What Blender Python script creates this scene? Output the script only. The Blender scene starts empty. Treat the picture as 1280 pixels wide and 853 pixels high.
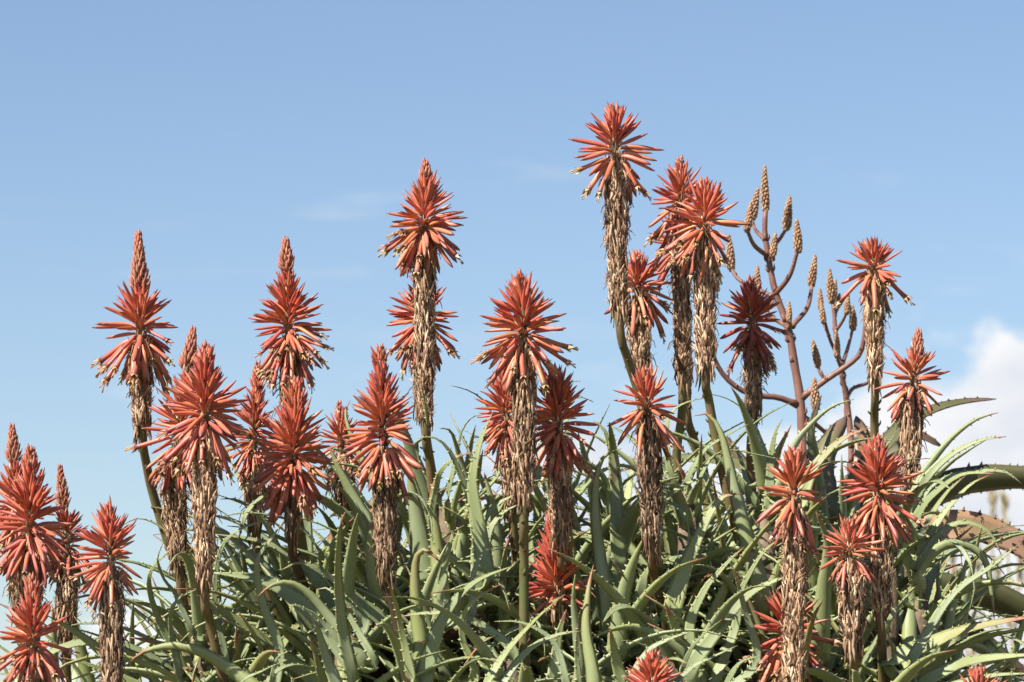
import bpy, math, random
from mathutils import Vector, Matrix, Quaternion

# ------------------------------------------------------------------ camera, sky, sun, exposure
scene = bpy.context.scene
COL = scene.collection
LENS, SENSOR, CAMLOC, PITCH = 140.0, 36.0, Vector((0, -5.0, 1.60)), math.radians(7.0)
cam_d = bpy.data.cameras.new('camera')
cam_d.lens = LENS; cam_d.sensor_width = SENSOR
cam_d.clip_start = 0.1; cam_d.clip_end = 20000
cam_d.dof.use_dof = True; cam_d.dof.focus_distance = 5.0; cam_d.dof.aperture_fstop = 14
cam = bpy.data.objects.new('camera', cam_d); COL.objects.link(cam)
cam.location = CAMLOC; cam.rotation_euler = (math.pi / 2 + PITCH, 0, 0)
scene.camera = cam

SUN_AZ, SUN_EL = math.radians(229), math.radians(45)      # azimuth clockwise from +Y
sun_dir = Vector((math.sin(SUN_AZ) * math.cos(SUN_EL), math.cos(SUN_AZ) * math.cos(SUN_EL), math.sin(SUN_EL)))
sun_d = bpy.data.lights.new('sun', 'SUN'); sun_d.energy = 5.0; sun_d.angle = math.radians(0.53); sun_d.color = (1.0, 0.95, 0.87)
sun = bpy.data.objects.new('sun', sun_d); COL.objects.link(sun)
sun.location = (-6, -6, 10); sun.rotation_euler = (-sun_dir).to_track_quat('-Z', 'Y').to_euler()

world = bpy.data.worlds.new('World'); scene.world = world; world.use_nodes = True
def build_world():
    nt = world.node_tree; N = nt.nodes; L = nt.links
    for n in list(N): N.remove(n)
    out = N.new('ShaderNodeOutputWorld'); bg = N.new('ShaderNodeBackground'); bg.inputs['Strength'].default_value = 0.068
    sky = N.new('ShaderNodeTexSky'); sky.sky_type = 'NISHITA'; sky.sun_disc = False
    sky.sun_elevation = SUN_EL; sky.sun_rotation = SUN_AZ; sky.altitude = 300
    sky.air_density = 1.0; sky.dust_density = 0.6; sky.ozone_density = 3.0
    tc = N.new('ShaderNodeTexCoord'); L.new(tc.outputs['Generated'], sky.inputs['Vector'])
    def math_(op, a, b=None, c=None, clamp=False):
        n = N.new('ShaderNodeMath'); n.operation = op; n.use_clamp = clamp
        for i, v in enumerate((a, b, c)):
            if v is None: continue
            if isinstance(v, (int, float)): n.inputs[i].default_value = v
            else: L.new(v, n.inputs[i])
        return n.outputs[0]
    sep = N.new('ShaderNodeSeparateXYZ'); L.new(tc.outputs['Generated'], sep.inputs[0])
    X, Y, Z = sep.outputs
    def noise(scale, detail, rough=0.55, stretch=(1, 1, 1), off=(0, 0, 0)):
        mp = N.new('ShaderNodeMapping'); mp.inputs['Scale'].default_value = stretch; mp.inputs['Location'].default_value = off
        L.new(tc.outputs['Generated'], mp.inputs['Vector'])
        n = N.new('ShaderNodeTexNoise'); n.inputs['Scale'].default_value = scale
        n.inputs['Detail'].default_value = detail; n.inputs['Roughness'].default_value = rough
        L.new(mp.outputs[0], n.inputs['Vector']); return n.outputs['Fac']
    # low cumulus bank: top height follows a slow noise round the horizon, ragged by finer noise
    slow = math_('SINE', math_('ADD', math_('MULTIPLY', math_('ARCTAN2', X, Y), 9.0), 0.45))
    top = math_('ADD', math_('MULTIPLY', slow, 0.050), 0.067)
    fine = math_('SUBTRACT', noise(26, 6, 0.55, (1, 1, 1.5)), 0.5)
    d = math_('ADD', math_('SUBTRACT', top, Z), math_('MULTIPLY', fine, 0.085))
    mr = N.new('ShaderNodeMapRange'); mr.interpolation_type = 'SMOOTHSTEP'
    mr.inputs['From Min'].default_value = -0.003; mr.inputs['From Max'].default_value = 0.009
    L.new(d, mr.inputs['Value'])
    cum = math_('MULTIPLY', mr.outputs[0], math_('MULTIPLY_ADD', noise(11, 3, 0.5), 0.7, 0.60, True))
    # thin wisps higher up
    w = noise(17, 4, 0.5, (1, 1, 4.5), (0.31, 0.2, 0.13))
    mw = N.new('ShaderNodeMapRange'); mw.interpolation_type = 'SMOOTHSTEP'
    mw.inputs['From Min'].default_value = 0.58; mw.inputs['From Max'].default_value = 0.85
    L.new(w, mw.inputs['Value'])
    mz = N.new('ShaderNodeMapRange'); mz.interpolation_type = 'SMOOTHSTEP'      # wisps stay low, where the air is moist
    mz.inputs['From Min'].default_value = 0.190; mz.inputs['From Max'].default_value = 0.165; L.new(Z, mz.inputs['Value'])
    wisp = math_('MULTIPLY', math_('MULTIPLY', mw.outputs[0], mz.outputs[0]), 0.42)
    fac = math_('MAXIMUM', cum, wisp, clamp=True)
    shade = noise(20, 5, 0.55, (1, 1, 1.6), (0.3, 0.1, 0.05))
    cr = N.new('ShaderNodeValToRGB')
    cr.color_ramp.elements[0].position = 0.35; cr.color_ramp.elements[0].color = (5.3, 5.6, 6.3, 1)
    cr.color_ramp.elements[1].position = 0.62; cr.color_ramp.elements[1].color = (7.2, 7.25, 7.3, 1)
    L.new(shade, cr.inputs[0])
    mx = N.new('ShaderNodeMix'); mx.data_type = 'RGBA'
    L.new(fac, mx.inputs['Factor']); tn = N.new('ShaderNodeMix'); tn.data_type = 'RGBA'; tn.blend_type = 'MULTIPLY'; tn.inputs['Factor'].default_value = 1
    tn.inputs[7].default_value = (1.0, 0.972, 0.99, 1); L.new(sky.outputs[0], tn.inputs[6]); L.new(tn.outputs[2], mx.inputs[6]); L.new(cr.outputs[0], mx.inputs[7])
    L.new(mx.outputs[2], bg.inputs['Color']); L.new(bg.outputs[0], out.inputs['Surface'])
build_world()
vs = scene.view_settings
vs.view_transform = 'Standard'; vs.look = 'None'; vs.gamma = 1.0; vs.exposure = 1.0; vs.use_curve_mapping = False
scene.cycles.max_bounces = 6; scene.cycles.diffuse_bounces = 3; scene.cycles.glossy_bounces = 2
scene.cycles.transparent_max_bounces = 4

# ------------------------------------------------------------------ helpers
rnd = random.Random(7)
K = SENSOR / LENS / 1280.0
CP, SP = math.cos(PITCH), math.sin(PITCH)
def at(px, py, Y=0.0):
    """photo pixel (1280x853) -> the point of its ray at depth plane y = Y"""
    x = (px - 640) * K; v = -(py - 426.5) * K
    d = Vector((x, CP - v * SP, SP + v * CP))
    return CAMLOC + d * ((Y - CAMLOC.y) / d.y)
def mm(Y):                                    # metres per photo pixel at depth Y
    return K * (Y - CAMLOC.y)
def lerp(a, b, t): return a + (b - a) * t
def interp(xs, ys, x):
    if x <= xs[0]: return ys[0]
    for i in range(1, len(xs)):
        if x <= xs[i]: return lerp(ys[i-1], ys[i], (x - xs[i-1]) / (xs[i] - xs[i-1]))
    return ys[-1]
def spline(pts, n):
    """n+1 points evenly spaced by arc length on a Catmull-Rom curve"""
    P = [pts[0] * 2 - pts[1]] + list(pts) + [pts[-1] * 2 - pts[-2]]
    dense = []
    for i in range(1, len(P) - 2):
        a, b, c, e = P[i-1], P[i], P[i+1], P[i+2]
        for k in range(12):
            t = k / 12
            dense.append(0.5 * ((2 * b) + (c - a) * t + (2 * a - 5 * b + 4 * c - e) * t * t + (3 * b - a - 3 * c + e) * t ** 3))
    dense.append(P[-2].copy())
    S = [0]
    for i in range(1, len(dense)): S.append(S[-1] + (dense[i] - dense[i-1]).length)
    out = []; j = 0
    for k in range(n + 1):
        s = S[-1] * k / n
        while j < len(S) - 2 and S[j+1] < s: j += 1
        f = (s - S[j]) / max(1e-9, S[j+1] - S[j])
        out.append(dense[j].lerp(dense[j+1], min(1, f)))
    return out, S[-1]

class MB:
    """collects faces with a uv pair for each vertex"""
    def __init__(s): s.v = []; s.f = []; s.uv = []
    def add(s, vs_, fs, uvs):
        o = len(s.v); s.v += vs_; s.uv += uvs; s.f += [tuple(i + o for i in f) for f in fs]
    def tube(s, pts, radii, sides=8, uvx=None, flat=1.0, cap=True, ref=Vector((0, 0, 1))):
        n = len(pts); vs_, uvs, fs = [], [], []
        T0 = (pts[1] - pts[0]).normalized()
        a = T0.orthogonal() if abs(T0.dot(ref)) > .97 else T0.cross(ref)
        a.normalize()
        for i in range(n):
            T = (pts[min(i+1, n-1)] - pts[max(i-1, 0)]).normalized()
            a = (a - T * a.dot(T)).normalized(); b = T.cross(a)
            for k in range(sides):
                t = 2 * math.pi * k / sides
                vs_.append(pts[i] + (a * math.cos(t) + b * math.sin(t) * flat) * radii[i])
                uvs.append((i / (n - 1) if uvx is None else uvx, k / sides if uvx is None else i / (n - 1)))
        for i in range(n - 1):
            for k in range(sides):
                k2 = (k + 1) % sides
                fs.append((i*sides+k, i*sides+k2, (i+1)*sides+k2, (i+1)*sides+k))
        if cap:
            fs.append(tuple(range(sides - 1, -1, -1))); fs.append(tuple((n-1)*sides + k for k in range(sides)))
        s.add(vs_, fs, uvs)
    def mesh(s, name, mat, smooth=True):
        me = bpy.data.meshes.new(name)
        me.from_pydata([tuple(v) for v in s.v], [], s.f)
        uvl = me.uv_layers.new(name='UVMap')
        idx = [0] * len(me.loops); me.loops.foreach_get('vertex_index', idx)
        flat = []
        for i in idx: flat += s.uv[i]
        uvl.data.foreach_set('uv', flat)
        if smooth: me.polygons.foreach_set('use_smooth', [True] * len(me.polygons))
        me.materials.append(mat); me.update()
        return me
def link(name, data, parent=None, basis=None):
    o = bpy.data.objects.new(name, data); COL.objects.link(o)
    if parent is not None: o.parent = parent
    if basis is not None: o.matrix_basis = basis
    return o
def tag(o, label, cat, group=None, kind=None):
    if label: o['label'] = label
    if cat: o['category'] = cat
    if group: o['group'] = group
    if kind: o['kind'] = kind
    return o

# ------------------------------------------------------------------ materials
class NT:
    def __init__(s, name):
        s.m = bpy.data.materials.new(name); s.m.use_nodes = True
        s.N = s.m.node_tree.nodes; s.L = s.m.node_tree.links
        s.b = s.N['Principled BSDF']
    def n(s, t, **kw):
        n = s.N.new(t)
        for k, v in kw.items(): setattr(n, k, v)
        return n
    def set(s, sock, v):
        if isinstance(v, (int, float, tuple)): sock.default_value = v
        else: s.L.new(v, sock)
    def mix(s, f, a, b, blend='MIX'):
        n = s.n('ShaderNodeMix', data_type='RGBA', blend_type=blend)
        for i, v in ((0, f), (6, a), (7, b)):
            s.set(n.inputs[i], v if not isinstance(v, tuple) else (*v[:3], 1))
        return n.outputs[2]
    def ramp(s, x, a, b, smooth=True):
        n = s.n('ShaderNodeMapRange', interpolation_type='SMOOTHSTEP' if smooth else 'LINEAR')
        n.inputs['From Min'].default_value = a; n.inputs['From Max'].default_value = b
        s.L.new(x, n.inputs['Value']); return n.outputs[0]
    def math(s, op, a, b=0.0):
        n = s.n('ShaderNodeMath', operation=op); s.set(n.inputs[0], a); s.set(n.inputs[1], b); return n.outputs[0]
    def uv(s):
        u = s.n('ShaderNodeUVMap', uv_map='UVMap'); sp = s.n('ShaderNodeSeparateXYZ'); s.L.new(u.outputs[0], sp.inputs[0])
        return sp.outputs[0], sp.outputs[1], u.outputs[0]
    def noise(s, scale, detail=3, rough=0.55, vec=None, stretch=None):
        n = s.n('ShaderNodeTexNoise'); n.inputs['Scale'].default_value = scale
        n.inputs['Detail'].default_value = detail; n.inputs['Roughness'].default_value = rough
        if vec is None: vec = s.n('ShaderNodeTexCoord').outputs['Object']
        if stretch:
            mp = s.n('ShaderNodeMapping'); mp.inputs['Scale'].default_value = stretch; s.L.new(vec, mp.inputs[0]); vec = mp.outputs[0]
        s.L.new(vec, n.inputs['Vector']); return n.outputs['Fac']
    def bump(s, h, strength, dist=0.002):
        n = s.n('ShaderNodeBump'); n.inputs['Strength'].default_value = strength; n.inputs['Distance'].default_value = dist
        s.L.new(h, n.inputs['Height']); s.L.new(n.outputs[0], s.b.inputs['Normal'])
    def fin(s, col, rough, spec=0.5):
        s.set(s.b.inputs['Base Color'], col if not isinstance(col, tuple) else (*col, 1))
        s.set(s.b.inputs['Roughness'], rough); s.b.inputs['Specular IOR Level'].default_value = spec
        return s.m

def leaf_material():
    m = NT('aloe_leaf'); u, v, uvv = m.uv()
    r = m.n('ShaderNodeObjectInfo').outputs['Random']
    c = m.mix(m.ramp(r, 0.25, 0.9, False), (0.212, 0.252, 0.132), (0.242, 0.270, 0.092))
    c = m.mix(m.math('MULTIPLY', m.ramp(m.noise(9, 3), 0.42, 0.7), 0.7), c, (0.275, 0.310, 0.185))
    st = m.noise(1, 3, 0.6, uvv, (6, 60, 1))
    c = m.mix(m.math('MULTIPLY', m.ramp(st, 0.35, 0.75), 0.35), c, (0.115, 0.150, 0.065))
    spots = m.ramp(m.noise(55, 2), 0.66, 0.74)
    c = m.mix(m.math('MULTIPLY', spots, 0.35), c, (0.33, 0.30, 0.17))
    # yellow green margin, then the dry pinkish tip
    ed = m.ramp(m.math('ABSOLUTE', m.math('SUBTRACT', v, 0.5)), 0.40, 0.5)
    c = m.mix(m.math('MULTIPLY', ed, 0.55), c, (0.32, 0.34, 0.14))
    tn = m.math('ADD', u, m.math('MULTIPLY', m.math('SUBTRACT', r, 0.5), 0.16))
    c = m.mix(m.math('MULTIPLY', m.ramp(r, 0.88, 0.93), m.ramp(u, 0.45, 1.0)), c, (0.24, 0.14, 0.07))
    c = m.mix(m.math('MULTIPLY', m.ramp(m.noise(22, 2), 0.70, 0.74), 0.7), c, (0.12, 0.075, 0.04))
    c = m.mix(m.math('MULTIPLY', m.ramp(tn, 0.55, 0.93), 0.5), c, (0.24, 0.25, 0.09))
    c = m.mix(m.ramp(tn, 0.92, 0.99), c, (0.27, 0.115, 0.06))
    tooth = m.ramp(v, 1.4, 1.6)
    c = m.mix(tooth, c, (0.36, 0.36, 0.18))
    m.bump(st, 0.25, 0.0015)
    return m.fin(c, 0.46, 0.45)
def dry_leaf_material():
    m = NT('dry_leaf'); n = m.noise(40, 4)
    c = m.mix(m.ramp(n, 0.3, 0.7), (0.085, 0.045, 0.028), (0.27, 0.17, 0.10)); m.bump(n, 0.6, 0.004)
    return m.fin(c, 0.8, 0.2)
def floret_material():
    m = NT('coral_floret'); u, v, uvv = m.uv()
    oi = m.n('ShaderNodeObjectInfo'); r = oi.outputs['Random']
    c = m.mix(m.ramp(u, 0.15, 0.75), (0.54, 0.165, 0.088), (0.47, 0.092, 0.054))
    c = m.mix(m.math('MULTIPLY', m.ramp(r, 0.3, 1.0, False), 0.6), c, (0.58, 0.205, 0.11))
    c = m.mix(m.math('MULTIPLY', m.ramp(m.noise(1, 2, 0.5, uvv, (3, 14, 1)), 0.45, 0.7), 0.3), c, (0.36, 0.06, 0.045))
    c = m.mix(m.math('MULTIPLY', m.ramp(u, 0.74, 0.97), 0.85), c, (0.15, 0.052, 0.038))
    c = m.mix(m.ramp(u, 1.5, 1.6), c, (0.44, 0.225, 0.115))          # open mouths and stamens
    c = m.mix(1.0, c, oi.outputs['Color'], 'MULTIPLY')
    m.b.inputs['Subsurface Weight'].default_value = 0.08
    m.b.inputs['Subsurface Radius'].default_value = (0.004, 0.0015, 0.001)
    m.b.inputs['Subsurface Scale'].default_value = 0.6
    return m.fin(c, 0.42, 0.45)
def dried_material():
    m = NT('dried_flowers'); u, v, uvv = m.uv()
    c = m.mix(m.ramp(u, 0.0, 0.55, False), (0.062, 0.034, 0.021), (0.30, 0.190, 0.112))
    c = m.mix(m.ramp(u, 0.5, 1.0, False), c, (0.62, 0.48, 0.33))
    n = m.noise(160, 3)
    c = m.mix(m.math('MULTIPLY', m.ramp(n, 0.45, 0.7), 0.5), c, (0.10, 0.055, 0.034))
    c = m.mix(1.0, c, m.n('ShaderNodeObjectInfo').outputs['Color'], 'MULTIPLY')
    m.bump(n, 0.5, 0.002)
    return m.fin(c, 0.75, 0.25)
def bud_material():
    m = NT('closed_bud'); u, v, uvv = m.uv()
    c = m.mix(m.ramp(u, 0.0, 1.0, False), (0.40, 0.115, 0.070), (0.42, 0.20, 0.125))
    c = m.mix(m.math('MULTIPLY', m.ramp(v, 0.55, 1.0), 0.6), c, (0.22, 0.09, 0.06))
    return m.fin(c, 0.55, 0.3)
def stalk_material():
    m = NT('flower_stalk'); n = m.noise(14, 4); n2 = m.noise(70, 3, 0.6, None, (1, 1, .25))
    c = m.mix(m.ramp(n, 0.35, 0.65), (0.135, 0.125, 0.045), (0.185, 0.115, 0.055))
    c = m.mix(m.math('MULTIPLY', m.ramp(n2, 0.5, 0.7), 0.6), c, (0.10, 0.06, 0.03)); m.bump(n2, 0.4)
    c = m.mix(1.0, c, m.n('ShaderNodeObjectInfo').outputs['Color'], 'MULTIPLY')
    return m.fin(c, 0.6, 0.3)
def stem_material():
    m = NT('woody_stem'); n = m.noise(25, 5, 0.65, None, (1, 1, .5))
    c = m.mix(m.ramp(n, 0.3, 0.7), (0.07, 0.045, 0.03), (0.21, 0.155, 0.105)); m.bump(n, 0.8, 0.01)
    return m.fin(c, 0.85, 0.2)
def big_leaf_material(name, a, b, spots):
    m = NT(name); u, v, uvv = m.uv(); n = m.noise(7, 4)
    c = m.mix(m.ramp(n, 0.3, 0.7), a, b)
    if spots:
        f = m.math('MULTIPLY', m.math('MAXIMUM', m.ramp(m.noise(60, 2), 0.57, 0.60), m.ramp(m.noise(16, 4), 0.57, 0.60)), 0.95)
        c = m.mix(f, c, (0.018, 0.012, 0.010))
    c = m.mix(m.ramp(u, 0.80, 0.92), c, (0.13, 0.08, 0.05))
    c = m.mix(m.ramp(v, 1.4, 1.6), c, (0.115, 0.055, 0.04))
    m.bump(m.noise(60, 3), 0.15)
    return m.fin(c, 0.42, 0.45)
def branch_material():
    m = NT('candelabra_stalk'); n = m.noise(16, 4); n2 = m.noise(90, 3)
    c = m.mix(m.ramp(n, 0.35, 0.65), (0.175, 0.082, 0.060), (0.245, 0.125, 0.090))
    c = m.mix(m.math('MULTIPLY', m.ramp(n2, 0.55, 0.75), 0.4), c, (0.13, 0.05, 0.04))
    return m.fin(c, 0.5, 0.35)
def bud_cone_material():
    m = NT('bud_cone'); u, v, uvv = m.uv()
    c = m.mix(m.ramp(u, 0.0, 1.0, False), (0.25, 0.125, 0.070), (0.42, 0.265, 0.145))
    c = m.mix(m.ramp(v, 0.75, 1.0), c, (0.20, 0.115, 0.05))
    return m.fin(c, 0.55, 0.3)
def ground_material():
    m = NT('dry_ground'); n = m.noise(0.6, 6); n2 = m.noise(9, 5)
    c = m.mix(m.ramp(n, 0.35, 0.65), (0.16, 0.12, 0.075), (0.095, 0.105, 0.045))
    c = m.mix(m.math('MULTIPLY', m.ramp(n2, 0.5, 0.7), 0.5), c, (0.22, 0.18, 0.11)); m.bump(n2, 0.6, 0.03)
    return m.fin(c, 0.95, 0.1)
def plain(name, c1, c2, sc, rough):
    m = NT(name); return m.fin(m.mix(m.ramp(m.noise(sc, 3), .35, .65), c1, c2), rough, 0.3)
M = dict(leaf=leaf_material(), dry_leaf=dry_leaf_material(), floret=floret_material(), dried=dried_material(), bud=bud_material(),
         stalk=stalk_material(), stem=stem_material(), branch=branch_material(), cone=bud_cone_material(), ground=ground_material(),
         big_green=big_leaf_material('big_leaf_green', (0.075, 0.085, 0.035), (0.105, 0.095, 0.040), False),
         big_tan=big_leaf_material('big_leaf_tan', (0.23, 0.16, 0.07), (0.44, 0.24, 0.16), True),
         big_brown=big_leaf_material('big_leaf_brown', (0.15, 0.115, 0.06), (0.12, 0.12, 0.05), False),
         reed=plain('dry_reed', (0.30, 0.22, 0.13), (0.22, 0.20, 0.08), 5, 0.8))

# ------------------------------------------------------------------ ground
def build_ground():
    mb = MB(); R = [0, 3, 8, 25, 90, 400, 3000]; S = 48
    mb.v.append(Vector((0, 0, 0))); mb.uv.append((0, 0))
    g = random.Random(3)
    for r in R[1:]:
        for k in range(S):
            a = 2 * math.pi * k / S
            mb.v.append(Vector((r * math.cos(a), r * math.sin(a), g.uniform(-.02, .02) if r < 9 else g.uniform(-.3, -.05)))); mb.uv.append((0, 0))
    for k in range(S): mb.f.append((0, 1 + k, 1 + (k + 1) % S))
    for j in range(len(R) - 2):
        for k in range(S):
            a, b = 1 + j * S + k, 1 + j * S + (k + 1) % S
            mb.f.append((a, a + S, b + S, b))
    o = link('ground', mb.mesh('ground', M['ground'])); o['kind'] = 'structure'; o['label'] = 'dry grassy ground under the aloes'
build_ground()

# ------------------------------------------------------------------ leaves
def leaf_mesh(pts, width, normal, mat, n=16, thick=0.24, channel=0.30, tooth=0.0040, gap=0.0145, twist=0.0, seed=0, bluntness=0.85, name='leaf', mound=False):
    """pts base->tip; normal: preferred direction of the upper (channelled) face"""
    rg = random.Random(seed); C, Ltot = spline(pts, n)
    mb = MB(); vs_, uvs, fs = [], [], []
    rails = {1: [], -1: []}; info = []
    for i in range(n + 1):
        u = i / n
        T = (C[min(i+1, n)] - C[max(i-1, 0)]).normalized()
        B = T.cross(normal)
        if B.length < 1e-3: B = T.orthogonal()
        B.normalize(); Nn = B.cross(T).normalized()
        ang = twist * u; q = Quaternion(T, ang); B = q @ B; Nn = q @ Nn
        w = 0.5 * width * max(0.03, (1 - u) ** bluntness) * (1.0 + 0.035 * math.sin(i * 2.3 + seed)) * min(1, 0.8 + u * 2)
        th = w * 2 * thick * (1 - 0.3 * u) + 0.0006
        ch = channel * w
        prof = [(-1, ch, 0.0), (-.55, ch * .25 + th * .3, .22), (0, th * .3, .5), (.55, ch * .25 + th * .3, .78), (1, ch, 1.0), (.6, ch * .3 - th * .5, .85), (0, -th * .8, .5), (-.6, ch * .3 - th * .5, .15)]
        for x, z, vv in prof:
            vs_.append(C[i] + B * (x * w) + Nn * z); uvs.append((u, vv))
        rails[1].append(C[i] + B * w + Nn * ch); rails[-1].append(C[i] - B * w + Nn * ch); info.append((T, B, Nn, w))
    for i in range(n):
        for k in range(8):
            k2 = (k + 1) % 8
            fs.append((i*8+k, i*8+k2, (i+1)*8+k2, (i+1)*8+k))
    fs.append(tuple(range(7, -1, -1))); fs.append(tuple(n*8+k for k in range(8)))
    mb.add(vs_, fs, uvs)
    if tooth:
        for sd in (1, -1):
            s = gap * rg.uniform(.5, 1.5)
            while s < Ltot * 0.97:
                f = s / Ltot * n; i = min(n - 1, int(f)); g = f - i
                p = rails[sd][i].lerp(rails[sd][i+1], g); T, B, Nn, w = info[i]
                u = s / Ltot
                h = tooth * rg.choice((rg.uniform(.25, .7), rg.uniform(.7, 1.2), rg.uniform(.8, 1.45))) * (1 - 0.45 * u); bl = h * .6
                tipp = p + B * (sd * h) + T * (h * .55) + Nn * (h * .25)
                inn = B * (sd * -0.0012)
                q = [p - T * bl + inn, p + T * bl + inn, p + Nn * (bl * .5) + inn, p - Nn * (bl * .5) + inn, tipp]
                mb.add(q, [(0, 2, 4), (2, 1, 4), (1, 3, 4), (3, 0, 4)], [(u, 1.2)] * 4 + [(u, 2.0)])
                s += gap * rg.uniform(.55, 1.55) * (1 - 0.25 * u)
    return mb.mesh(name, mat)

# pool of leaves in a canonical frame: base at origin, growing outward along +X, Z up
POOL = []      # (outerness 0..1, mesh)
def build_pool():
    g = random.Random(21)
    for k in range(48):
        t = (k + .5) / 48
        Ln = g.uniform(.24, .36) * (1.05 - .1 * t)
        a0 = math.radians(lerp(82, 38, t) + g.uniform(-8, 8)); a1 = a0 - math.radians(lerp(25, 105, t) * g.uniform(.6, 1.3) * (1 if k % 3 else 1.5))
        p = Vector((0.008, 0, 0)); pts = [p.copy()]
        side = g.uniform(-.35, .35)
        for i in range(6):
            a = lerp(a0, a1, ((i + .5) / 6) ** 1.5)
            p = p + Vector((math.cos(a), side * (i / 6) * .6, math.sin(a))).normalized() * (Ln / 6); pts.append(p.copy())
        POOL.append((t, leaf_mesh(pts, (g.uniform(.029, .040) if k % 3 else g.uniform(.016, .024)), Vector((-.6, 0, 1)), M['leaf'], n=13, seed=k, twist=g.uniform(-.5, .5), bluntness=g.uniform(.62, .85))))
build_pool()
DRY = []
def build_dry_pool():
    g = random.Random(5)
    for k in range(5):
        p = Vector((.01, 0, 0)); pts = [p.copy()]; a = math.radians(10)
        for i in range(7):
            a -= math.radians(g.uniform(5, 40)); p = p + Vector((math.cos(a), g.uniform(-.3, .3), math.sin(a))).normalized() * .03; pts.append(p.copy())
        DRY.append(leaf_mesh(pts, .02, Vector((-.6, 0, 1)), M['dry_leaf'], n=14, seed=k, channel=.9, tooth=.002, twist=2.0, name='dry_leaf'))
build_dry_pool()

def make_plant(center, seed, label, group, nleaf=20, ground_off=None, tilt=0.12, spread=1.0, name='aloe_plant', scale=1.0, lo=0.0):
    """an Empty on the ground, a woody stem up to the rosette and its leaves"""
    g = random.Random(seed)
    base = Vector((center.x + g.uniform(-.08, .08), center.y + g.uniform(.0, .12), 0))
    e = link(name, None); e.location = base; tag(e, label, 'aloe', group)
    c = center - base
    pts = [Vector((0, 0, -.03)), Vector((c.x * .2 + g.uniform(-.05, .05), c.y * .2, c.z * .35)), Vector((c.x * .8, c.y * .8, c.z * .75)), c + Vector((0, 0, .02))]
    P, _ = spline(pts, 14); mb = MB()
    mb.tube(P, [lerp(.021, .012, i / 14) * g.uniform(.88, 1.12) for i in range(15)], 9)
    link('stem', mb.mesh('stem', M['stem']), e)
    az = g.uniform(0, 6.28)
    for i in range(nleaf):
        t = lo + (1 - lo) * (i + .5) / nleaf
        az += 2.39996 + g.uniform(-.25, .25)
        k = min(len(POOL) - 1, max(0, int(t * len(POOL) + g.uniform(-3, 3))))
        mtx = (Matrix.Translation(c + Vector((0, 0, -.05 * t + .01))) @ Matrix.Rotation(g.uniform(-tilt, tilt), 4, 'X') @ Matrix.Rotation(g.uniform(-tilt, tilt), 4, 'Y')
               @ Matrix.Rotation(az, 4, 'Z') @ Matrix.Scale(scale * g.uniform(.85, 1.15), 4))
        link('leaf', POOL[k][1], e, mtx)
    if g.random() < .6:
        for i in range(g.randint(1, 2)):
            link('dry_leaf', DRY[g.randrange(5)], e, Matrix.Translation(c + Vector((0, 0, -.05))) @ Matrix.Rotation(g.uniform(0, 6.28), 4, 'Z'))
    return e

# ------------------------------------------------------------------ flower spikes
STAGES = 13
FLORET = {}
def floret_mesh(t, var, opened):
    g = random.Random(int(t * 100) * 10 + var + (500 if opened else 0))
    a0 = math.radians(interp([0, .25, .5, .75, 1], [14, 36, 60, 82, 100], t)); a1 = math.radians(interp([0, .25, .5, .75, 1], [11, 36, 78, 126, 163], t) + g.uniform(-13, 13))
    Ln = interp([0, .2, .5, 1], [.016, .031, .043, .048], t) * g.uniform(.90, 1.10)
    n = 10; p = Vector((.002, 0, 0)); pts = [p.copy()]; sw = g.uniform(-.16, .16); bend = g.uniform(-1.2, 1.6)
    for i in range(n):
        a = lerp(a0, a1, min(1, (i + .5) / n * 2.6)) + .10 * (i / n - .5) * bend
        p = p + Vector((math.sin(a), sw * i / n, math.cos(a))).normalized() * (Ln / n); pts.append(p.copy())
    fat = interp([0, .2, .6, 1], [.44, .49, .60, .71], t) * g.uniform(.82, 1.16)
    if opened: prof = [.0011, .0012, .0024, .0035, .0039, .0038, .0036, .0035, .0036, .0040, .0046]
    else:
        pa = [.0010, .0013, .0023, .0032, .0037, .0038, .0036, .0031, .0024, .0014, .0003]
        pb = [.0010, .0012, .0027, .0036, .0038, .0038, .0038, .0037, .0036, .0030, .0009]
        f_ = interp([0, .45, .8], [0, .25, 1], t); prof = [lerp(x, y, f_) for x, y in zip(pa, pb)]
    mb = MB(); mb.tube(pts, [r * fat for r in prof], 8)
    if opened:      # pale mouth lobes and protruding stamens
        T = (pts[-1] - pts[-2]).normalized(); a = T.orthogonal().normalized(); b = T.cross(a)
        for k in range(6):
            th = k * math.pi / 3; d = a * math.cos(th) + b * math.sin(th)
            e1 = pts[-1] + d * .0042 * fat
            s_ = T.cross(d) * .0022
            mb.add([e1 - s_, e1 + s_, e1 + T * .0055 + d * .0024], [(0, 1, 2)], [(1.7, .5)] * 3)
        for k in range(3):
            d = a * g.uniform(-1, 1) + b * g.uniform(-1, 1)
            mb.tube([pts[-1] - T * .003, pts[-1] + T * .006 + d * .001, pts[-1] + T * g.uniform(.009, .013) + d * .003], [.0005, .0005, .0008], 4, uvx=1.8)
    return mb.mesh('floret', M['floret'])
for s in range(STAGES):
    for var in range(3): FLORET[(s, var, 0)] = floret_mesh(s / (STAGES - 1), var, False)
    if s >= 8:
        for var in range(2): FLORET[(s, var, 1)] = floret_mesh(s / (STAGES - 1), var, True)

def axis_frame(P, f):
    """point and tangent (pointing up) on polyline P at index f"""
    i = max(0, min(len(P) - 2, int(f))); g = f - i
    return P[i].lerp(P[i+1], g), (P[i] - P[i+1]).normalized()

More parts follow.
